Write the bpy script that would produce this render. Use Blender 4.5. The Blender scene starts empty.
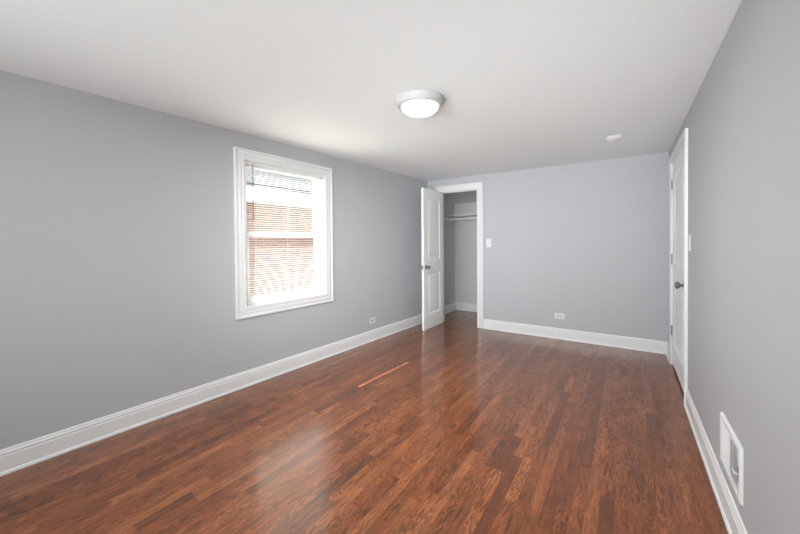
import bpy, bmesh, math, random
from mathutils import Matrix, Vector

scene = bpy.context.scene
COL = scene.collection
PI = math.pi

# ------------------------------------------------------------------ camera
W, D, H = 3.0946, 4.8603, 2.2814          # room width, far wall, ceiling (m)
TH = math.atan(-0.05175)                  # the left wall runs slightly out of square
cam_d = bpy.data.cameras.new('camera')
cam = bpy.data.objects.new('camera', cam_d)
COL.objects.link(cam)
yaw, pitch, roll = 0.58908, -0.01149, -0.00733
fwd = Vector((-math.sin(yaw) * math.cos(pitch), math.cos(yaw) * math.cos(pitch), math.sin(pitch)))
right = Vector((math.cos(yaw), math.sin(yaw), 0))
up = right.cross(fwd)
r_ = math.cos(roll) * right + math.sin(roll) * up
u_ = -math.sin(roll) * right + math.cos(roll) * up
cam.matrix_world = Matrix(((r_.x, u_.x, -fwd.x, 2.6981), (r_.y, u_.y, -fwd.y, 0.0),
                           (r_.z, u_.z, -fwd.z, 1.2988), (0, 0, 0, 1)))
cam_d.sensor_width = 36.0
cam_d.lens = 338.63 / 800 * 36
cam_d.shift_y = -21.607 / 800
cam_d.clip_start = 0.02
scene.camera = cam

# ------------------------------------------------------------------ world, sun, fill lamps, exposure
scene.view_settings.view_transform = 'Standard'
scene.view_settings.look = 'None'
scene.view_settings.gamma = 1
scene.view_settings.use_curve_mapping = False
scene.view_settings.exposure = 0.17

world = bpy.data.worlds.new('world')
scene.world = world
world.use_nodes = True
bg = world.node_tree.nodes['Background']
bg.inputs['Color'].default_value = (0.93, 0.97, 1.0, 1)
bg.inputs['Strength'].default_value = 3.0

sun_d = bpy.data.lights.new('sun', 'SUN')
sun_d.energy = 33
sun_d.angle = math.radians(0.25)
sun_d.color = (1.0, 0.95, 0.87)
sun = bpy.data.objects.new('sun', sun_d)
COL.objects.link(sun)
sun.rotation_euler = Vector((0.93, 0.443, -0.80)).to_track_quat('-Z', 'Y').to_euler()
sun.location = (-6, -2, 6)

def area(name, loc, target, sx, sy, energy, color, spread):
    d = bpy.data.lights.new(name, 'AREA')
    d.shape = 'RECTANGLE'
    d.size, d.size_y, d.energy, d.color = sx, sy, energy, color
    d.spread = math.radians(spread)
    o = bpy.data.objects.new(name, d)
    COL.objects.link(o)
    o.location = loc
    o.rotation_euler = (Vector(target) - Vector(loc)).to_track_quat('-Z', 'Y').to_euler()
    return o
# fill lamps added in front of the shaded window behind the camera
FILL_TINT = (0.92, 0.975, 1.0)
area('fill_wide', (1.5, -1.50, 1.40), (1.6, 5.0, 1.75), 2.4, 1.4, 36, FILL_TINT, 130)
area('fill_deep', (1.5, -1.50, 1.40), (1.5, 4.86, 1.40), 2.4, 1.4, 17, FILL_TINT, 70)
# unseen fill lamps added behind the camera, for far left corner and far ceiling
area('fill_left', (2.9, -0.6, 1.2), (0.0, 3.9, 1.25), 0.8, 0.8, 11, FILL_TINT, 50)
area('fill_low', (2.5, -0.8, 0.45), (2.3, 3.5, 2.28), 0.8, 0.8, 5.5, FILL_TINT, 50)

# ------------------------------------------------------------------ materials
def new_mat(name):
    m = bpy.data.materials.new(name)
    m.use_nodes = True
    nt = m.node_tree
    return m, nt, nt.nodes['Principled BSDF']

def simple(name, col, rough=0.5, metal=0.0, bump=0.0, bscale=200, spec=0.5):
    m, nt, b = new_mat(name)
    b.inputs['Base Color'].default_value = (*col, 1)
    b.inputs['Roughness'].default_value = rough
    b.inputs['Metallic'].default_value = metal
    b.inputs['Specular IOR Level'].default_value = spec
    tc = nt.nodes.new('ShaderNodeTexCoord')
    n = nt.nodes.new('ShaderNodeTexNoise')
    n.inputs['Scale'].default_value = bscale
    nt.links.new(tc.outputs['Object'], n.inputs['Vector'])
    if bump:
        bp = nt.nodes.new('ShaderNodeBump')
        bp.inputs['Strength'].default_value = bump
        bp.inputs['Distance'].default_value = 0.002
        nt.links.new(n.outputs['Fac'], bp.inputs['Height'])
        nt.links.new(bp.outputs['Normal'], b.inputs['Normal'])
    # slight mottling of the paint itself
    mx = nt.nodes.new('ShaderNodeMix')
    mx.data_type = 'RGBA'
    mx.inputs['A'].default_value = (*[c * 0.985 for c in col], 1)
    mx.inputs['B'].default_value = (*[min(1, c * 1.015) for c in col], 1)
    nt.links.new(n.outputs['Fac'], mx.inputs['Factor'])
    nt.links.new(mx.outputs['Result'], b.inputs['Base Color'])
    return m

M = {}
M['wall'] = simple('grey_wall_paint', (0.460, 0.463, 0.479), 0.55, bump=0.08, bscale=260, spec=0.3)
M['closet'] = simple('closet_wall_paint', (0.56, 0.555, 0.54), 0.7, bump=0.08, bscale=260, spec=0.3)
M['ceiling'] = simple('ceiling_paint', (0.865, 0.885, 0.880), 0.8, bump=0.05, bscale=300, spec=0.2)
M['trim'] = simple('white_trim_paint', (0.74, 0.745, 0.735), 0.32, bump=0.02, bscale=120)
M['door'] = simple('white_door_paint', (0.89, 0.895, 0.885), 0.35, bump=0.03, bscale=160)
M['plastic'] = simple('white_plastic', (0.70, 0.70, 0.69), 0.35)
M['vinyl'] = simple('white_vinyl', (0.82, 0.82, 0.82), 0.35)
M['slat'] = simple('white_blind_slat', (0.80, 0.80, 0.79), 0.45)
M['pan'] = simple('white_enamel', (0.56, 0.56, 0.54), 0.35)
M['fixture'] = simple('satin_white_metal', (0.46, 0.46, 0.45), 0.6, spec=0.25)
M['nickel'] = simple('brushed_nickel', (0.30, 0.285, 0.265), 0.28, 1.0)
M['dark'] = simple('dark_cavity', (0.05, 0.05, 0.05), 0.8)
M['duct'] = simple('duct_shade_grey', (0.38, 0.38, 0.38), 0.6)  # shade of the open duct put into the colour
M['wand'] = simple('grey_clear_plastic', (0.16, 0.17, 0.18), 0.25)
M['fascia'] = simple('white_fascia_paint', (0.80, 0.80, 0.80), 0.5)
M['concrete'] = simple('concrete', (0.22, 0.21, 0.20), 0.9, bump=0.4, bscale=40)
M['register'] = simple('white_register_enamel', (0.74, 0.74, 0.73), 0.4)

def glass_mat():
    m = bpy.data.materials.new('window_glass')
    m.use_nodes = True
    nt = m.node_tree
    nt.nodes.clear()
    out = nt.nodes.new('ShaderNodeOutputMaterial')
    t = nt.nodes.new('ShaderNodeBsdfTransparent')
    t.inputs['Color'].default_value = (0.96, 0.98, 0.97, 1)
    g = nt.nodes.new('ShaderNodeBsdfGlossy')
    g.inputs['Roughness'].default_value = 0.02
    mx = nt.nodes.new('ShaderNodeMixShader')
    mx.inputs[0].default_value = 0.05
    nt.links.new(t.outputs[0], mx.inputs[1])
    nt.links.new(g.outputs[0], mx.inputs[2])
    nt.links.new(mx.outputs[0], out.inputs['Surface'])
    return m
M['glass'] = glass_mat()

def lamp_mat():
    m, nt, b = new_mat('lit_frosted_glass')
    b.inputs['Base Color'].default_value = (0.9, 0.9, 0.88, 1)
    b.inputs['Roughness'].default_value = 0.3
    b.inputs['Emission Color'].default_value = (0.97, 0.985, 1.0, 1)
    b.inputs['Emission Strength'].default_value = 2.5
    return m
M['lamp'] = lamp_mat()

def floor_mat():
    m, nt, b = new_mat('reddish_hardwood_strips')
    N, L = nt.nodes.new, nt.links.new
    def math_(op, a, bb=None, c=None):
        n = N('ShaderNodeMath')
        n.operation = op
        for i, v in enumerate((a, bb, c)):
            if v is None:
                continue
            if isinstance(v, (int, float)):
                n.inputs[i].default_value = v
            else:
                L(v, n.inputs[i])
        return n.outputs[0]
    def combine(x, y, z):
        n = N('ShaderNodeCombineXYZ')
        for i, v in enumerate((x, y, z)):
            if isinstance(v, (int, float)):
                n.inputs[i].default_value = v
            else:
                L(v, n.inputs[i])
        return n.outputs[0]
    def white(v):
        n = N('ShaderNodeTexWhiteNoise')
        n.noise_dimensions = '3D'
        L(v, n.inputs['Vector'])
        return n
    tc = N('ShaderNodeTexCoord')
    sp = N('ShaderNodeSeparateXYZ')
    L(tc.outputs['Object'], sp.inputs[0])
    X, Y = sp.outputs[0], sp.outputs[1]
    pw = 0.0575
    xr = math_('DIVIDE', math_('ADD', X, 5.0), pw)
    row = math_('FLOOR', xr)
    fx = math_('FRACT', xr)
    wr = white(combine(row, 3.7, 1.3))
    roff = math_('MULTIPLY', wr.outputs['Value'], 9.0)
    spr = N('ShaderNodeSeparateColor')
    L(wr.outputs['Color'], spr.inputs[0])
    ln = math_('MULTIPLY_ADD', spr.outputs[1], 0.36, 0.34)      # board length of the row
    yr = math_('DIVIDE', math_('ADD', math_('ADD', Y, 7.0), roff), ln)
    # unequal boards: warp the running coordinate
    yr2 = math_('ADD', yr, math_('MULTIPLY', math_('SINE', math_('MULTIPLY', yr, 2.3)), 0.30))
    brd = math_('FLOOR', yr2)
    fy = math_('FRACT', yr2)
    wb = white(combine(row, brd, 0.5))
    rv = wb.outputs['Value']
    sb = N('ShaderNodeSeparateColor')
    L(wb.outputs['Color'], sb.inputs[0])
    # tone of each board
    ramp = N('ShaderNodeValToRGB')
    cr = ramp.color_ramp
    cr.elements[0].position, cr.elements[0].color = 0.0, (0.120, 0.036, 0.0122, 1)
    cr.elements[1].position, cr.elements[1].color = 1.0, (0.265, 0.089, 0.030, 1)
    for p_, c_ in ((0.16, (0.166, 0.050, 0.0150, 1)), (0.55, (0.192, 0.0585, 0.0175, 1)), (0.85, (0.216, 0.068, 0.021, 1))):
        e = cr.elements.new(p_)
        e.color = c_
    L(rv, ramp.inputs['Fac'])
    # grain, shifted per board
    sh = math_('MULTIPLY', sb.outputs[0], 37.0)
    sh2 = math_('MULTIPLY', sb.outputs[2], 53.0)
    gv = combine(math_('ADD', math_('MULTIPLY', X, 75.0), sh), math_('ADD', math_('MULTIPLY', Y, 5.5), sh2), sh)
    g1 = N('ShaderNodeTexNoise')
    g1.inputs['Scale'].default_value = 1.0
    g1.inputs['Detail'].default_value = 5
    g1.inputs['Distortion'].default_value = 0.8
    L(gv, g1.inputs['Vector'])
    # curly birch figure: wavy contours
    fv = combine(math_('ADD', math_('MULTIPLY', X, 20.0), sh2), math_('ADD', math_('MULTIPLY', Y, 3.6), sh), sh2)
    g2 = N('ShaderNodeTexNoise')
    g2.inputs['Scale'].default_value = 1.0
    g2.inputs['Detail'].default_value = 3
    g2.inputs['Roughness'].default_value = 0.55
    g2.inputs['Distortion'].default_value = 1.1
    L(fv, g2.inputs['Vector'])
    cont = math_('ABSOLUTE', math_('SINE', math_('MULTIPLY', g2.outputs['Fac'], 24.0)))
    line = math_('POWER', cont, 3.0)
    # broad blotches of stain
    g3 = N('ShaderNodeTexNoise')
    g3.inputs['Scale'].default_value = 1.0
    g3.inputs['Detail'].default_value = 3
    L(combine(math_('ADD', math_('MULTIPLY', X, 13.0), sh), math_('ADD', math_('MULTIPLY', Y, 6.0), sh2), 0.0), g3.inputs['Vector'])
    v = math_('MULTIPLY_ADD', g1.outputs['Fac'], 1.25, -0.07)
    v = math_('ADD', v, math_('MULTIPLY', math_('SUBTRACT', line, 0.45), math_('MULTIPLY_ADD', sb.outputs[1], 0.70, 0.16)))
    v = math_('ADD', v, math_('MULTIPLY_ADD', g3.outputs['Fac'], 0.95, -0.02))
    # seams between boards
    ex = math_('MINIMUM', fx, math_('SUBTRACT', 1.0, fx))
    ey = math_('MULTIPLY', math_('MINIMUM', fy, math_('SUBTRACT', 1.0, fy)), 7.0)
    seam = math_('LESS_THAN', math_('MINIMUM', ex, ey), 0.011)
    v = math_('MULTIPLY', math_('MULTIPLY', v, 1.07), math_('MULTIPLY_ADD', seam, -0.45, 1.0))
    mul = N('ShaderNodeVectorMath')
    mul.operation = 'SCALE'
    L(ramp.outputs['Color'], mul.inputs[0])
    L(math_('MAXIMUM', v, 0.50), mul.inputs['Scale'])
    L(mul.outputs[0], b.inputs['Base Color'])
    b.inputs['Roughness'].default_value = 0.285
    b.inputs['Specular IOR Level'].default_value = 0.28
    b.inputs['Coat Weight'].default_value = 0.55              # thin polyurethane finish
    b.inputs['Coat IOR'].default_value = 1.5
    L(math_('MULTIPLY_ADD', g1.outputs['Fac'], 0.06, 0.095), b.inputs['Coat Roughness'])
    return m
M['floor'] = floor_mat()

def brick_mat():
    m, nt, b = new_mat('red_brick')
    N, L = nt.nodes.new, nt.links.new
    tc = N('ShaderNodeTexCoord')
    sp = N('ShaderNodeSeparateXYZ')
    L(tc.outputs['Object'], sp.inputs[0])
    cb = N('ShaderNodeCombineXYZ')
    L(sp.outputs[1], cb.inputs[0])
    L(sp.outputs[2], cb.inputs[1])
    br = N('ShaderNodeTexBrick')
    br.inputs['Color1'].default_value = (0.20, 0.115, 0.09, 1)
    br.inputs['Color2'].default_value = (0.26, 0.155, 0.12, 1)
    br.inputs['Mortar'].default_value = (0.30, 0.27, 0.24, 1)
    br.inputs['Scale'].default_value = 1.0
    br.inputs['Brick Width'].default_value = 0.20
    br.inputs['Row Height'].default_value = 0.067
    br.inputs['Mortar Size'].default_value = 0.006
    L(cb.outputs[0], br.inputs['Vector'])
    L(br.outputs['Color'], b.inputs['Base Color'])
    b.inputs['Roughness'].default_value = 0.85
    return m
M['brick'] = brick_mat()

def shingle_mat():
    m, nt, b = new_mat('grey_shingles')
    N, L = nt.nodes.new, nt.links.new
    tc = N('ShaderNodeTexCoord')
    br = N('ShaderNodeTexBrick')
    br.inputs['Color1'].default_value = (0.045, 0.052, 0.062, 1)
    br.inputs['Color2'].default_value = (0.06, 0.067, 0.078, 1)
    br.inputs['Mortar'].default_value = (0.05, 0.05, 0.06, 1)
    br.inputs['Scale'].default_value = 1.0
    br.inputs['Brick Width'].default_value = 0.3
    br.inputs['Row Height'].default_value = 0.14
    br.inputs['Mortar Size'].default_value = 0.008
    mp = N('ShaderNodeMapping')
    mp.inputs['Rotation'].default_value = (0, 0, PI / 2)
    L(tc.outputs['Object'], mp.inputs['Vector'])
    L(mp.outputs[0], br.inputs['Vector'])
    L(br.outputs['Color'], b.inputs['Base Color'])
    b.inputs['Roughness'].default_value = 0.9
    return m
M['shingle'] = shingle_mat()

# ------------------------------------------------------------------ helpers
def link(name, bm, mat, parent=None, mw=None, smooth=False, label=None):
    bmesh.ops.recalc_face_normals(bm, faces=bm.faces)
    me = bpy.data.meshes.new(name)
    bm.to_mesh(me)
    bm.free()
    if smooth:
        for p in me.polygons:
            p.use_smooth = True
        me.set_sharp_from_angle(angle=math.radians(38))
    me.materials.append(mat)
    o = bpy.data.objects.new(name, me)
    COL.objects.link(o)
    if parent is not None:
        o.parent = parent
    if mw is not None:
        o.matrix_local = mw
    if label:
        o['label'] = label
    return o

def tag(o, label, cat, group=None, kind=None):
    o['label'], o['category'] = label, cat
    if group:
        o['group'] = group
    if kind:
        o['kind'] = kind
    return o

def empty(name, label, cat, mw, group=None, kind=None):
    o = bpy.data.objects.new(name, None)
    o.empty_display_size = 0.1
    COL.objects.link(o)
    o.matrix_world = mw
    return tag(o, label, cat, group, kind)

def T(x, y, z):
    return Matrix.Translation((x, y, z))
def R(a, ax):
    return Matrix.Rotation(a, 4, ax)

def box(bm, x0, x1, y0, y1, z0, z1, bevel=0.0, seg=2):
    mw = T((x0 + x1) / 2, (y0 + y1) / 2, (z0 + z1) / 2) @ Matrix.Diagonal((abs(x1 - x0), abs(y1 - y0), abs(z1 - z0), 1))
    vs = bmesh.ops.create_cube(bm, size=1, matrix=mw)['verts']
    if bevel:
        es = list({e for v in vs for e in v.link_edges})
        bmesh.ops.bevel(bm, geom=es, offset=bevel, segments=seg, profile=0.5, affect='EDGES')
    return bm

def B(*a, **k):
    return box(bmesh.new(), *a, **k)

def lathe(bm, prof, n=32, mw=None):
    """prof: (radius, height) pairs, turned about local z"""
    rings = []
    for r, z in prof:
        if r < 1e-6:
            rings.append([bm.verts.new((0, 0, z))])
        else:
            rings.append([bm.verts.new((r * math.cos(2 * PI * k / n), r * math.sin(2 * PI * k / n), z)) for k in range(n)])
    for a, b in zip(rings, rings[1:]):
        for k in range(n):
            k2 = (k + 1) % n
            if len(a) == 1 and len(b) == 1:
                continue
            if len(a) == 1:
                bm.faces.new((a[0], b[k], b[k2]))
            elif len(b) == 1:
                bm.faces.new((a[k], a[k2], b[0]))
            else:
                bm.faces.new((a[k], a[k2], b[k2], b[k]))
    if mw is not None:
        bmesh.ops.transform(bm, matrix=mw, verts=[v for rg in rings for v in rg])
    return bm

def rod(bm, p, q, r, n=12):
    p, q = Vector(p), Vector(q)
    d = q - p
    mw = Matrix.Translation(p) @ d.to_track_quat('Z', 'Y').to_matrix().to_4x4()
    return lathe(bm, [(0, 0), (r, 0), (r, d.length), (0, d.length)], n, mw)

def sweep_frame(bm, corners, mitres, prof, closed):
    """moulding round an opening; local plane x (along the wall), z (up), y = depth into the room is -y"""
    rings = []
    for (cx, cz), (mx, mz) in zip(corners, mitres):
        rings.append([bm.verts.new((cx + w * mx, -d, cz + w * mz)) for w, d in prof])
    n = len(rings)
    for i in range(n if closed else n - 1):
        a, b = rings[i], rings[(i + 1) % n]
        for k in range(len(prof)):
            k2 = (k + 1) % len(prof)
            bm.faces.new((a[k], a[k2], b[k2], b[k]))
    if not closed:
        bm.faces.new(rings[0])
        bm.faces.new(rings[-1])
    return bm

CASING = [(0.0, 0.0), (0.0, 0.010), (0.004, 0.013), (0.020, 0.0135), (0.024, 0.0105), (0.032, 0.0150), (0.056, 0.0165),
          (0.060, 0.0135), (0.066, 0.0135), (0.070, 0.0200), (0.080, 0.0215), (0.085, 0.0190), (0.085, 0.0)]
BASE = [(0.0, 0.0), (0.0225, 0.0), (0.0225, 0.007), (0.0195, 0.015), (0.0135, 0.019), (0.0135, 0.102), (0.0100, 0.106), (0.0125, 0.112),
        (0.0125, 0.119), (0.0075, 0.128), (0.0080, 0.131), (0.0065, 0.137), (0.0, 0.141)]

def base_run(name, mw, length, label):
    """baseboard: runs along local x from 0 to length, room side is local -y"""
    bm = bmesh.new()
    rings = [[bm.verts.new((x, -d, z)) for d, z in BASE] for x in (0, length)]
    for k in range(len(BASE)):
        k2 = (k + 1) % len(BASE)
        bm.faces.new((rings[0][k], rings[0][k2], rings[1][k2], rings[1][k]))
    bm.faces.new(rings[0])
    bm.faces.new(rings[1])
    o = link(name, bm, M['trim'], mw=mw)
    return tag(o, label, 'baseboard', kind='structure')

# wall frames: local x runs along the wall, local -y points into the room
BACK = T(0, D, 0)                                              # x to the right
LEFT = T(0, D, 0) @ R(TH, 'Z') @ R(PI / 2, 'Z')                # x away from the camera (corner at 0, camera side negative)
RIGHT = T(W, 0, 0) @ R(-PI / 2, 'Z')                           # x towards the camera: x = -world y
CL = math.cos(TH)
def ly(y):                                                     # world y on the left wall -> run along it
    return (y - D) / CL

# ------------------------------------------------------------------ the room
Y0 = -1.60
tag(link('floor', B(-0.6, 4.4, Y0 - 0.15, 6.1, -0.12, 0.0), M['floor']), 'reddish brown hardwood strip floor with glossy finish', 'floor', kind='structure')
tag(link('ceiling', B(-0.52, 4.4, Y0 - 0.15, 6.1, H, H + 0.12), M['ceiling']), 'smooth white painted ceiling', 'ceiling', kind='structure')

WT = 0.17
wy0, wy1, wz0, wz1 = ly(1.762), ly(2.700), 0.715, 2.045        # window opening in the left wall
bm = bmesh.new()
box(bm, ly(Y0) - 0.2, wy0, 0, WT, 0, H)
box(bm, wy1, 0.1, 0, WT, 0, H)
box(bm, wy0, wy1, 0, WT, 0, wz0)
box(bm, wy0, wy1, 0, WT, wz1, H)
tag(link('wall_left', bm, M['wall'], mw=LEFT), 'long grey painted wall holding the window with blind', 'wall', kind='structure')

OX0, OX1, OZ = 0.238, 0.851, 2.086                             # closet opening in the far wall
BT = 0.115
bm = bmesh.new()
box(bm, -0.02, OX0, 0, BT, 0, H)
box(bm, OX1, W + 0.12, 0, BT, 0, H)
box(bm, OX0, OX1, 0, BT, OZ, H)
tag(link('wall_back', bm, M['wall'], mw=BACK), 'grey painted far wall with the closet doorway', 'wall', kind='structure')

DY0, DY1, DZ = 3.503, 4.468, 2.074                             # door opening in the right wall
bm = bmesh.new()
box(bm, W, W + 0.12, Y0, DY0, 0, H)
box(bm, W, W + 0.12, DY1, D + BT, 0, H)
box(bm, W, W + 0.12, DY0, DY1, DZ, H)
tag(link('wall_right', bm, M['wall']), 'grey painted right wall holding the closed door and vent', 'wall', kind='structure')

NX0, NX1, NZ0, NZ1 = 0.3, 2.7, 0.68, 2.12
bm = bmesh.new()
box(bm, -0.52, NX0, Y0 - 0.14, Y0, 0, H)
box(bm, NX1, W + 0.12, Y0 - 0.14, Y0, 0, H)
box(bm, NX0, NX1, Y0 - 0.14, Y0, 0, NZ0)
box(bm, NX0, NX1, Y0 - 0.14, Y0, NZ1, H)
tag(link('wall_front', bm, M['wall']), 'grey wall behind the camera with an added wide window', 'wall', kind='structure')
w2 = empty('window_added', 'added unseen wide window behind the camera with its white shade drawn', 'window', T((NX0 + NX1) / 2, Y0 - 0.07, NZ0), kind='structure')  # unseen window, added to go with the fill lamps
link('window_frame', sweep_frame(bmesh.new(), [(-1.2, 0), (-1.2, 1.44), (1.2, 1.44), (1.2, 0)], [(1, 1), (1, -1), (-1, -1), (-1, 1)],
                                 [(0, 0), (0, 0.05), (0.05, 0.05), (0.05, 0)], True), M['vinyl'], w2)
link('sun_block_shade', B(-1.16, 1.16, -0.01, 0.03, 0.04, 1.40), M['slat'], w2)  # closed sheet added to keep the sun out of this opening

# hallway strip beyond the right door (seen only as the dark gap under the leaf)
bm = bmesh.new()
box(bm, W + 1.1, W + 1.2, 2.9, 5.1, 0, H)
box(bm, W + 0.12, W + 1.2, 2.8, 2.9, 0, H)
box(bm, W + 0.12, W + 1.2, 5.1, 5.2, 0, H)
tag(link('wall_hall', bm, M['wall']), 'unlit hallway wall behind the closed right door', 'wall', kind='structure')

# closet shell
CY = 5.910
CX1 = 1.25
tag(link('wall_closet_left', B(-0.10, -0.004, D + BT * 0.0 + 0.001, CY + 0.1, 0, H), M['closet']), 'left side wall inside the closet', 'wall', kind='structure')
tag(link('wall_closet_back', B(-0.10, CX1 + 0.1, CY, CY + 0.1, 0, H), M['closet']), 'rear wall inside the closet', 'wall', kind='structure')
tag(link('wall_closet_right', B(CX1, CX1 + 0.1, D + BT, CY, 0, H), M['closet']), 'right side wall inside the closet', 'wall', kind='structure')
bm = bmesh.new()
pf = [(D + BT, H - 0.005), (CY, 2.005), (CY, H), (D + BT, H)]
ra = [bm.verts.new((-0.004, y, z)) for y, z in pf]
rb = [bm.verts.new((CX1, y, z)) for y, z in pf]
for k in range(4):
    bm.faces.new((ra[k], ra[(k + 1) % 4], rb[(k + 1) % 4], rb[k]))
bm.faces.new(ra)
bm.faces.new(rb)
tag(link('ceiling_closet', bm, M['closet']), 'sloping ceiling inside the closet', 'ceiling', kind='structure')

# baseboards
base_run('baseboard_left', LEFT @ T(ly(Y0), 0, 0), -ly(Y0), 'white moulded baseboard along the long left wall below the window')
base_run('baseboard_back', BACK @ T(OX1 + 0.085, 0, 0), W - OX1 - 0.085, 'white moulded baseboard along the far wall below the outlet')
base_run('baseboard_corner', BACK @ T(0.015, 0, 0), OX0 - 0.085 - 0.015, 'short white baseboard piece behind the open closet door')
base_run('baseboard_right', RIGHT @ T(-(DY0 - 0.085), 0, 0), DY0 - 0.085 - Y0, 'white moulded baseboard along the right wall under the vent')
base_run('baseboard_right_corner', RIGHT @ T(-D + 0.02, 0, 0), D - 0.02 - DY1 - 0.085, 'short white baseboard between the right door and far corner')
base_run('baseboard_closet_left', T(-0.004, D + BT, 0) @ R(PI / 2, 'Z'), CY - D - BT, 'white baseboard along the left side inside the closet')
base_run('baseboard_closet_back', T(0.018, CY, 0), CX1 - 0.018, 'white baseboard along the rear wall inside the closet')

# ------------------------------------------------------------------ door casings and jambs
def casing_mesh(bm, x0, x1, ztop, depth, reveal=0.006):
    sweep_frame(bm, [(x0 - reveal * 0, 0.0), (x0, ztop), (x1, ztop), (x1, 0.0)], [(-1, 0), (-1, 1), (1, 1), (1, 0)], CASING, False)
    return bm
bm = casing_mesh(bmesh.new(), OX0, OX1, OZ, BT)
box(bm, OX0, OX0 + 0.001, -0.008, BT, 0, OZ)
box(bm, OX1 - 0.012, OX1, -0.008, BT + 0.004, 0, OZ)
box(bm, OX0, OX1, -0.008, BT + 0.004, OZ - 0.012, OZ)
box(bm, OX1 - 0.022, OX1 - 0.012, 0.040, 0.075, 0, OZ - 0.012)          # door stop
box(bm, OX0, OX1 - 0.012, 0.040, 0.075, OZ - 0.022, OZ - 0.012)
tr = tag(link('trim_1', bm, M['trim'], mw=BACK), 'white moulded casing around the closet doorway', 'trim', kind='structure')
link('strike_plate', B(OX1 - 0.0135, OX1 - 0.0118, 0.008, 0.036, 0.89, 0.95), M['nickel'], tr, label='small metal strike plate on the closet jamb')

bm = casing_mesh(bmesh.new(), -DY1, -DY0, DZ, 0.12)
box(bm, -DY1, -DY1 + 0.004, -0.004, 0.12, 0, DZ)
box(bm, -DY0 - 0.004, -DY0, -0.004, 0.12, 0, DZ)
box(bm, -DY1, -DY0, -0.004, 0.12, DZ - 0.004, DZ)
tag(link('trim_2', bm, M['trim'], mw=RIGHT), 'white moulded casing around the closed right door', 'trim', kind='structure')

# ------------------------------------------------------------------ panel doors
def outline(x0, x1, z0, z1, rise, i):
    """panel outline inset by i; arched head when rise > 0"""
    a, b, lo = x0 + i, x1 - i, z0 + i
    pts = [(a, lo), (b, lo)]
    n = 16
    for k in range(n + 1):
        t = k / n
        pts.append((b + (a - b) * t, z1 - rise - i + rise * (1 - abs(2 * t - 1) ** 3.2)))
    return pts

def door_leaf_mesh(w, h, t, panels):
    """leaf: x 0..w, y -t..0, z 0..h, moulded panels on both faces"""
    bm = bmesh.new()
    rims = []
    for y, s in ((-t, -1), (0.0, 1)):
        rim = [bm.verts.new((x, y, z)) for x, z in ((0, 0), (w, 0), (w, h), (0, h))]
        rims.append(rim)
        edges = [bm.edges.new((rim[k], rim[(k + 1) % 4])) for k in range(4)]
        for (x0, x1, z0, z1, rise) in panels:
            loops = []
            for ins, dep in ((0, 0), (0.006, 0.004), (0.018, 0.011), (0.032, 0.011), (0.050, 0.003)):
                loops.append([bm.verts.new((x, y - s * dep, z)) for x, z in outline(x0, x1, z0, z1, rise, ins)])
            n = len(loops[0])
            edges += [bm.edges.new((loops[0][k], loops[0][(k + 1) % n])) for k in range(n)]
            for a, b in zip(loops, loops[1:]):
                for k in range(n):
                    k2 = (k + 1) % n
                    bm.faces.new((a[k], a[k2], b[k2], b[k]))
            bm.faces.new(loops[-1])
        bmesh.ops.triangle_fill(bm, edges=edges, use_beauty=True, normal=(0, s, 0))
    a, b = rims
    for k in range(4):
        k2 = (k + 1) % 4
        bm.faces.new((a[k], a[k2], b[k2], b[k]))
    return bm

KNOB = [(0, 0), (0.033, 0), (0.033, 0.003), (0.029, 0.008), (0.016, 0.010), (0.012, 0.014), (0.011, 0.026), (0.014, 0.031), (0.024, 0.037),
        (0.029, 0.046), (0.0285, 0.055), (0.023, 0.062), (0.012, 0.066), (0, 0.0668)]
def add_knob(parent, mw):
    return link('door_knob', lathe(bmesh.new(), KNOB, 28), M['nickel'], parent, mw, smooth=True, label='round brushed metal door knob')

def add_hinge(parent, mw, knuckle=(0, 0)):
    bm = bmesh.new()
    for k in range(5):
        z = -0.048 + k * 0.0192
        lathe(bm, [(0, z), (0.0062, z), (0.0068, z + 0.001), (0.0068, z + 0.0178), (0.0062, z + 0.0188), (0, z + 0.0188)], 12)
    lathe(bm, [(0, 0.048), (0.004, 0.048), (0.0045, 0.052), (0, 0.055)], 12)
    lathe(bm, [(0, -0.055), (0.0045, -0.052), (0.004, -0.048), (0, -0.048)], 12)
    box(bm, 0.0, 0.028, -0.0015, 0.0015, -0.048, 0.048)
    return link('hinge', bm, M['nickel'], parent, mw, smooth=True, label='metal butt hinge')

# closet door: hinged on the left jamb, swung square into the room
cw, ch, ct = 0.616, 2.064, 0.035
d1 = empty('door_1', 'white two panel arched door swung open in front of the closet', 'door', T(0.243, D - 0.010, 0.006), kind='structure')
# leaf local x runs from the hinge towards the camera, visible face towards +x of the room
leafm = R(-PI / 2, 'Z') @ T(0, ct, 0)
leaf = link('door_leaf', door_leaf_mesh(cw, ch, ct, [(0.105, 0.500, 0.215, 0.835, 0.0), (0.105, 0.500, 1.02, 1.960, 0.06)]), M['door'], d1, leafm)
kz = 0.915
add_knob(d1, leafm @ T(cw - 0.062, -0.0, kz) @ R(-PI / 2, 'X'))
add_knob(d1, leafm @ T(cw - 0.062, -ct, kz) @ R(PI / 2, 'X'))
link('latch_plate', B(cw - 0.001, cw + 0.0015, -ct / 2 - 0.0125, -ct / 2 + 0.0125, kz - 0.028, kz + 0.028), M['nickel'], d1, leafm, label='metal latch plate on the door edge')
for hz in (0.26, 1.03, 1.80):
    add_hinge(d1, T(-0.004, 0.004, hz) @ R(-PI / 2, 'Z'))

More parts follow.
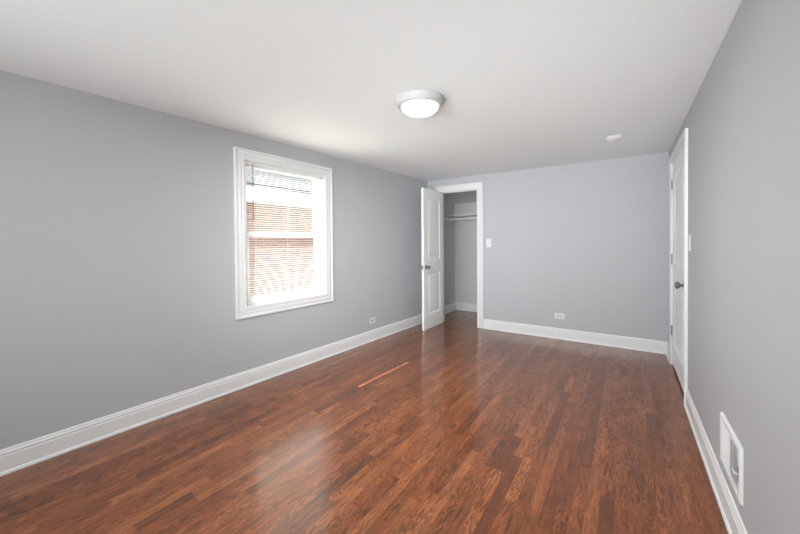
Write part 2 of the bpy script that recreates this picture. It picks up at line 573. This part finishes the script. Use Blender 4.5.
# right door: closed, hinges at the far side, gap under the leaf
rw = DY1 - DY0 - 0.014
d2 = empty('door_2', 'closed white two panel arched door in the right wall', 'door', T(W, DY1 - 0.007, 0.028), kind='structure')
leafm2 = R(-PI / 2, 'Z') @ T(0, 0.036, 0)
rh = DZ - 0.028 - 0.007
link('door_leaf', door_leaf_mesh(rw, rh, 0.035, [(0.13, rw - 0.13, 0.20, 0.82, 0.0), (0.13, rw - 0.13, 1.02, 1.92, 0.08)]), M['door'], d2, leafm2)
add_knob(d2, leafm2 @ T(rw - 0.066, -0.035, 0.895) @ R(PI / 2, 'X'))
for hz in (0.330, 1.068, 1.835):
    add_hinge(d2, T(-0.007, 0.003, hz) @ R(-PI / 2, 'Z'))

# ------------------------------------------------------------------ window in the left wall
ww, wh = wy1 - wy0, wz1 - wz0
WM = LEFT @ T(wy0, 0, wz0)                 # local origin: lower near corner of the opening
w1 = empty('window_1', 'white double hung window in the left wall', 'window', WM, kind='structure')
link('casing', sweep_frame(bmesh.new(), [(0, 0), (0, wh), (ww, wh), (ww, 0)], [(-1, -1), (-1, 1), (1, 1), (1, -1)],
                           [(w * 1.11, d) for w, d in CASING], True), M['trim'], w1, smooth=True)
bm = bmesh.new()
jt = 0.008
box(bm, 0, jt, -0.006, WT, 0, wh)
box(bm, ww - jt, ww, -0.006, WT, 0, wh)
box(bm, jt, ww - jt, -0.006, WT, wh - jt, wh)
box(bm, jt, ww - jt, -0.006, WT, 0, jt)
box(bm, jt, jt + 0.018, 0.062, WT, jt, wh - jt)          # tracks
box(bm, ww - jt - 0.018, ww - jt, 0.062, WT, jt, wh - jt)
link('jamb', bm, M['trim'], w1)

def sash(name, z0, z1, y0, y1, st, rb, rt):
    bm = bmesh.new()
    a, b = jt + 0.019, ww - jt - 0.019
    box(bm, a, a + st, y0, y1, z0, z1, 0.003)
    box(bm, b - st, b, y0, y1, z0, z1, 0.003)
    box(bm, a + st - 0.002, b - st + 0.002, y0, y1, z0, z0 + rb, 0.003)
    box(bm, a + st - 0.002, b - st + 0.002, y0, y1, z1 - rt, z1, 0.003)
    s = link(name, bm, M['vinyl'], w1)
    link('pane', B(a + st - 0.003, b - st + 0.003, (y0 + y1) / 2 - 0.002, (y0 + y1) / 2 + 0.002, z0 + rb - 0.003, z1 - rt + 0.003), M['glass'], s, label='clear glass pane')
    return s
zm = 0.682                                                # meeting rail
ls = sash('lower_sash', jt + 0.001, zm, 0.066, 0.096, 0.048, 0.050, 0.048)
us = sash('upper_sash', zm - 0.045, wh - jt - 0.001, 0.100, 0.130, 0.046, 0.046, 0.030)
bm = bmesh.new()
box(bm, ww / 2 - 0.03, ww / 2 + 0.03, 0.068, 0.092, zm, zm + 0.008, 0.002)
lathe(bm, [(0, zm + 0.008), (0.011, zm + 0.008), (0.011, zm + 0.016), (0, zm + 0.017)], 14, T(ww / 2, 0.080, 0))
box(bm, ww / 2 - 0.004, ww / 2 + 0.034, 0.074, 0.084, zm + 0.011, zm + 0.017, 0.002)
link('sash_lock', bm, M['vinyl'], ls)

# mini blind hung inside the window recess
bl = empty('window_blind', 'white horizontal mini blind with open slats hung in the window', 'blind', WM @ T(ww / 2, 0.024, wh - jt))
hw = ww / 2 - jt - 0.003
z_head = 0.0
link('headrail', B(-hw, hw, -0.014, 0.014, -0.026, 0.0, 0.002), M['slat'], bl)
bm = bmesh.new()
pitch_, sw, tilt = 0.0203, 0.0254, math.radians(0)
ztop, zbot = -0.040, -(wh - jt) + 0.088
ns = int((ztop - zbot) / pitch_)
zs = []
for k in range(ns + 1):
    z = ztop - k * (ztop - zbot) / ns
    zs.append(z)
    prev = None
    for j in range(5):                                     # crowned slat section
        t = j / 4 - 0.5
        yy = t * sw * math.cos(tilt)
        zz = z - t * sw * math.sin(tilt) + 0.0016 * (1 - (2 * t) ** 2)
        cur = [bm.verts.new((-hw + 0.002, yy, zz)), bm.verts.new((hw - 0.002, yy, zz)),
               bm.verts.new((hw - 0.002, yy, zz + 0.0005)), bm.verts.new((-hw + 0.002, yy, zz + 0.0005))]
        if prev:
            for q in range(4):
                bm.faces.new((prev[q], prev[(q + 1) % 4], cur[(q + 1) % 4], cur[q]))
        else:
            bm.faces.new(cur)
        prev = cur
    bm.faces.new(prev)
link('slats', bm, M['slat'], bl)
link('bottom_rail', B(-hw, hw, -0.0125, 0.0125, zbot - 0.025, zbot - 0.011, 0.003), M['slat'], bl)
for cx in (-hw + 0.11, 0.0, hw - 0.11):
    bm = bmesh.new()
    for yy in (-0.0135, 0.0135):
        rod(bm, (cx, yy, zbot - 0.012), (cx, yy, -0.02), 0.0007, 6)
    link('ladder_cord', bm, M['slat'], bl)
bm = bmesh.new()
rod(bm, (-hw + 0.075, -0.020, -0.020), (-hw + 0.075, -0.020, -0.50), 0.0042, 6)
rod(bm, (-hw + 0.075, -0.020, -0.50), (-hw + 0.075, -0.020, -0.535), 0.0058, 8)
rod(bm, (-hw + 0.075, -0.012, -0.014), (-hw + 0.075, -0.020, -0.022), 0.002, 8)
link('tilt_wand', bm, M['wand'], bl, label='grey hanging tilt wand')

# ------------------------------------------------------------------ outside the window
tag(link('ground', B(-14, -0.75, -8, 14, -0.75, -0.60), M['concrete']), 'pale concrete ground between the houses', 'ground', kind='structure')
nb = empty('neighbor_house', 'brick house with grey shingle roof seen through the window blind', 'building', T(-3.6, 3.5, -0.60))
link('brick_wall', B(-5.0, 0.0, -7, 7, 0.0, 2.72), M['brick'], nb)
link('fascia', B(-0.02, 0.26, -7.2, 7.2, 2.70, 3.02), M['fascia'], nb, label='white fascia board under the roof')
bm = bmesh.new()
pf = [(0.30, 3.00), (0.30, 3.06), (-2.6, 4.30), (-5.5, 3.06), (-5.5, 3.00)]
ra = [bm.verts.new((x, -7.3, z)) for x, z in pf]
rb = [bm.verts.new((x, 7.3, z)) for x, z in pf]
for k in range(5):
    bm.faces.new((ra[k], ra[(k + 1) % 5], rb[(k + 1) % 5], rb[k]))
bm.faces.new(ra)
bm.faces.new(rb)
link('roof', bm, M['shingle'], nb, label='grey shingled roof')

# ------------------------------------------------------------------ closet fittings
SZ = 1.745
bm = bmesh.new()
box(bm, -0.004, CX1, 5.545, CY, SZ, SZ + 0.018, 0.002)
tag(link('closet_shelf', bm, M['trim']), 'white painted shelf inside the closet above the hanging rod', 'shelf')
cl = bmesh.new()
box(cl, -0.004, CX1, CY - 0.019, CY, SZ - 0.09, SZ, 0.002)
box(cl, -0.004, 0.015, 5.545, CY - 0.019, SZ - 0.09, SZ, 0.002)
box(cl, CX1 - 0.019, CX1, 5.545, CY - 0.019, SZ - 0.09, SZ, 0.002)
tag(link('shelf_cleat', cl, M['closet']), 'grey painted cleat strip carrying the closet shelf', 'shelf cleat')
rd = empty('closet_rod', 'round white hanging rod inside the closet below the shelf', 'clothes rod', T(0.015, 5.455, SZ - 0.062))
link('rod', rod(bmesh.new(), (0.0, 0, 0), (CX1 - 0.034, 0, 0), 0.0165, 20), M['trim'], rd, smooth=True)
for xx, a in ((0.0, PI / 2), (CX1 - 0.034, -PI / 2)):
    link('socket', lathe(bmesh.new(), [(0, 0), (0.031, 0), (0.031, 0.004), (0.021, 0.006), (0.021, 0.016), (0.0168, 0.016), (0.0168, 0.004), (0, 0.004)], 24),
         M['plastic'], rd, T(xx, 0, 0) @ R(a, 'Y'), smooth=True)

# ------------------------------------------------------------------ ceiling light and detector
BULB_W = 31
lt = empty('ceiling_light', 'lit round white flush dome light on the ceiling', 'ceiling light', T(1.505, 2.048, H))
link('pan', lathe(bmesh.new(), [(0, 0), (0.164, 0), (0.171, -0.003), (0.1725, -0.008), (0.169, -0.014), (0.163, -0.026), (0.156, -0.040), (0.150, -0.047), (0.138, -0.049),
                                (0.131, -0.049), (0.131, -0.036), (0, -0.036)], 64), M['fixture'], lt, smooth=True, label='white metal mounting pan')
dome = [(0.1305, -0.044)]
for k in range(1, 15):
    a = k / 14 * PI / 2
    dome.append((0.1305 * math.cos(a) ** 0.9 if k < 14 else 0.0, -0.044 - 0.062 * math.sin(a) ** 1.1))
link('glass_shade', lathe(bmesh.new(), dome, 64), M['lamp'], lt, smooth=True, label='glowing frosted glass dome')
# the bulbs' light leaving through the flat underside of the bowl
bulb = bpy.data.lights.new('bulb_light', 'AREA')
bulb.shape = 'DISK'
bulb.size = 0.10
bulb.energy = BULB_W
bulb.color = (0.97, 0.985, 1.0)
bulb_o = bpy.data.objects.new('bulb_light', bulb)
COL.objects.link(bulb_o)
bulb_o.location = (1.505, 2.048, H - 0.1065)
link('finial', lathe(bmesh.new(), [(0, -0.104), (0.019, -0.107), (0.019, -0.113), (0.012, -0.118), (0.012, -0.122), (0.007, -0.127), (0, -0.128)], 20), M['nickel'], lt, smooth=True)

sd = empty('smoke_detector', 'small round white smoke detector on the ceiling near the right corner', 'smoke detector', T(2.600, 3.830, H))
link('mounting_base', lathe(bmesh.new(), [(0, 0), (0.066, 0), (0.068, -0.003), (0.068, -0.009), (0, -0.009)], 40), M['plastic'], sd, smooth=True)
link('cover', lathe(bmesh.new(), [(0, -0.009), (0.064, -0.009), (0.066, -0.013), (0.062, -0.024), (0.050, -0.032), (0.030, -0.035), (0.028, -0.0335), (0.012, -0.0335), (0.011, -0.036), (0, -0.0365)], 40),
     M['plastic'], sd, smooth=True)

# ------------------------------------------------------------------ switches, outlets, wall register
def plate_mesh(w, h):
    return B(-w / 2, w / 2, -0.006, 0.0, -h / 2, h / 2, 0.0022)

def screw(bm, x, z):
    lathe(bm, [(0, 0), (0.0036, 0), (0.0034, 0.0012), (0, 0.0016)], 12, T(x, -0.006, z) @ R(PI / 2, 'X'))
    return bm

def switch(mw, label):
    s = empty('light_switch', label, 'light switch', mw, 'toggle light switches')
    link('cover_plate', plate_mesh(0.076, 0.122), M['plastic'], s)
    link('toggle_slot', B(-0.0058, 0.0058, -0.0068, -0.0055, -0.0125, 0.0125, 0.0004), M['pan'], s)
    bm = B(-0.0042, 0.0042, -0.012, 0.002, -0.004, 0.004, 0.0012)
    bmesh.ops.transform(bm, matrix=T(0, -0.008, 0.005) @ R(math.radians(-30), 'X'), verts=bm.verts)
    link('toggle', bm, M['plastic'], s)
    bm = bmesh.new()
    screw(bm, 0, 0.030)
    link('screw', bm, M['pan'], s)
    bm = bmesh.new()
    screw(bm, 0, -0.030)
    link('screw', bm, M['pan'], s)
    return s
switch(BACK @ T(1.018, 0, 1.268), 'white toggle light switch on the far wall right of the closet')
switch(RIGHT @ T(-3.316, 0, 1.272), 'white toggle light switch on the right wall beside the closed door')

def outlet(mw, label):
    """duplex outlet set on its side"""
    s = empty('wall_outlet', label, 'outlet', mw, 'low duplex wall outlets')
    link('cover_plate', plate_mesh(0.118, 0.074), M['plastic'], s)
    for sx in (-1, 1):
        bm = B(sx * 0.0195 - 0.0145, sx * 0.0195 + 0.0145, -0.0078, -0.0052, -0.0165, 0.0165, 0.0025)
        rc = link('receptacle', bm, M['pan'], s)
        bm = bmesh.new()
        for zz in (-0.0063, 0.0063):
            box(bm, sx * 0.0195 - 0.0010, sx * 0.0195 + 0.0070, -0.0084, -0.0072, zz - 0.0011, zz + 0.0011)
        lathe(bm, [(0, 0), (0.0026, 0), (0.0026, 0.0008), (0, 0.0008)], 12, T(sx * 0.0195 - 0.0075, -0.0076, 0) @ R(PI / 2, 'X'))
        link('slots', bm, M['dark'], rc)
    link('screw', screw(bmesh.new(), 0, 0), M['nickel'], s)
    return s
outlet(BACK @ T(1.968, 0, 0.302), 'white duplex outlet low on the far wall, set sideways')
outlet(LEFT @ T(ly(3.474), 0, 0.266), 'white duplex outlet low on the left wall between window and closet door')

# register: run along the wall 1.910..2.292 (world y), just above the baseboard
vy0, vy1, vz0, vz1 = 1.908, 2.262, 0.212, 0.447
vw, vh = vy1 - vy0, vz1 - vz0
VM = RIGHT @ T(-vy1, 0, vz0)               # local x runs towards the camera
vt = empty('wall_vent', 'white metal air register low on the right wall above the baseboard', 'vent', VM)
f = 0.026
link('frame', sweep_frame(bmesh.new(), [(f, f), (f, vh - f), (vw - f, vh - f), (vw - f, f)], [(-1, -1), (-1, 1), (1, 1), (1, -1)],
                          [(0, 0.0), (0, 0.011), (0.003, 0.0125), (0.020, 0.0115), (0.026, 0.004), (0.026, 0.0)], True), M['register'], vt)
link('duct_backing', B(f - 0.001, vw - f + 0.001, -0.0012, -0.0002, f - 0.001, vh - f + 0.001), M['duct'], vt, label='grey sheet coloured as the shaded duct opening behind the louvres')
mid = vw * 0.46
link('divider', B(mid - 0.004, mid + 0.004, -0.0115, -0.001, f, vh - f, 0.001), M['register'], vt)
def louvres(x0, x1, ang, n):
    bm = bmesh.new()
    for k in range(n):
        cx = x0 + (k + 0.5) * (x1 - x0) / n
        b0 = B(-0.0068, 0.0068, -0.0006, 0.0006, f - vh / 2, vh / 2 - f)
        bmesh.ops.transform(b0, matrix=T(cx, -0.0062, vh / 2) @ R(ang, 'Z'), verts=b0.verts)
        tmp = bpy.data.meshes.new('tmp')
        b0.to_mesh(tmp)
        b0.free()
        bm.from_mesh(tmp)
        bpy.data.meshes.remove(tmp)
    return bm
link('louvres', louvres(f, mid - 0.004, math.radians(28), 13), M['register'], vt, label='far bank of white vertical louvres')
link('louvres', louvres(mid + 0.004, vw - f, math.radians(-16), 8), M['register'], vt, label='near bank of louvres turned the other way')
bm = B(vw - 0.020, vw - 0.012, -0.0135, -0.010, vh / 2 - 0.032, vh / 2 + 0.032, 0.001)
link('lever_slot', bm, M['nickel'], vt)
bm = B(vw - 0.050, vw - 0.013, -0.026, -0.022, vh / 2 - 0.003, vh / 2 + 0.003, 0.001)
box(bm, vw - 0.018, vw - 0.013, -0.024, -0.011, vh / 2 - 0.003, vh / 2 + 0.003, 0.0008)
link('damper_lever', bm, M['register'], vt, label='small damper lever')
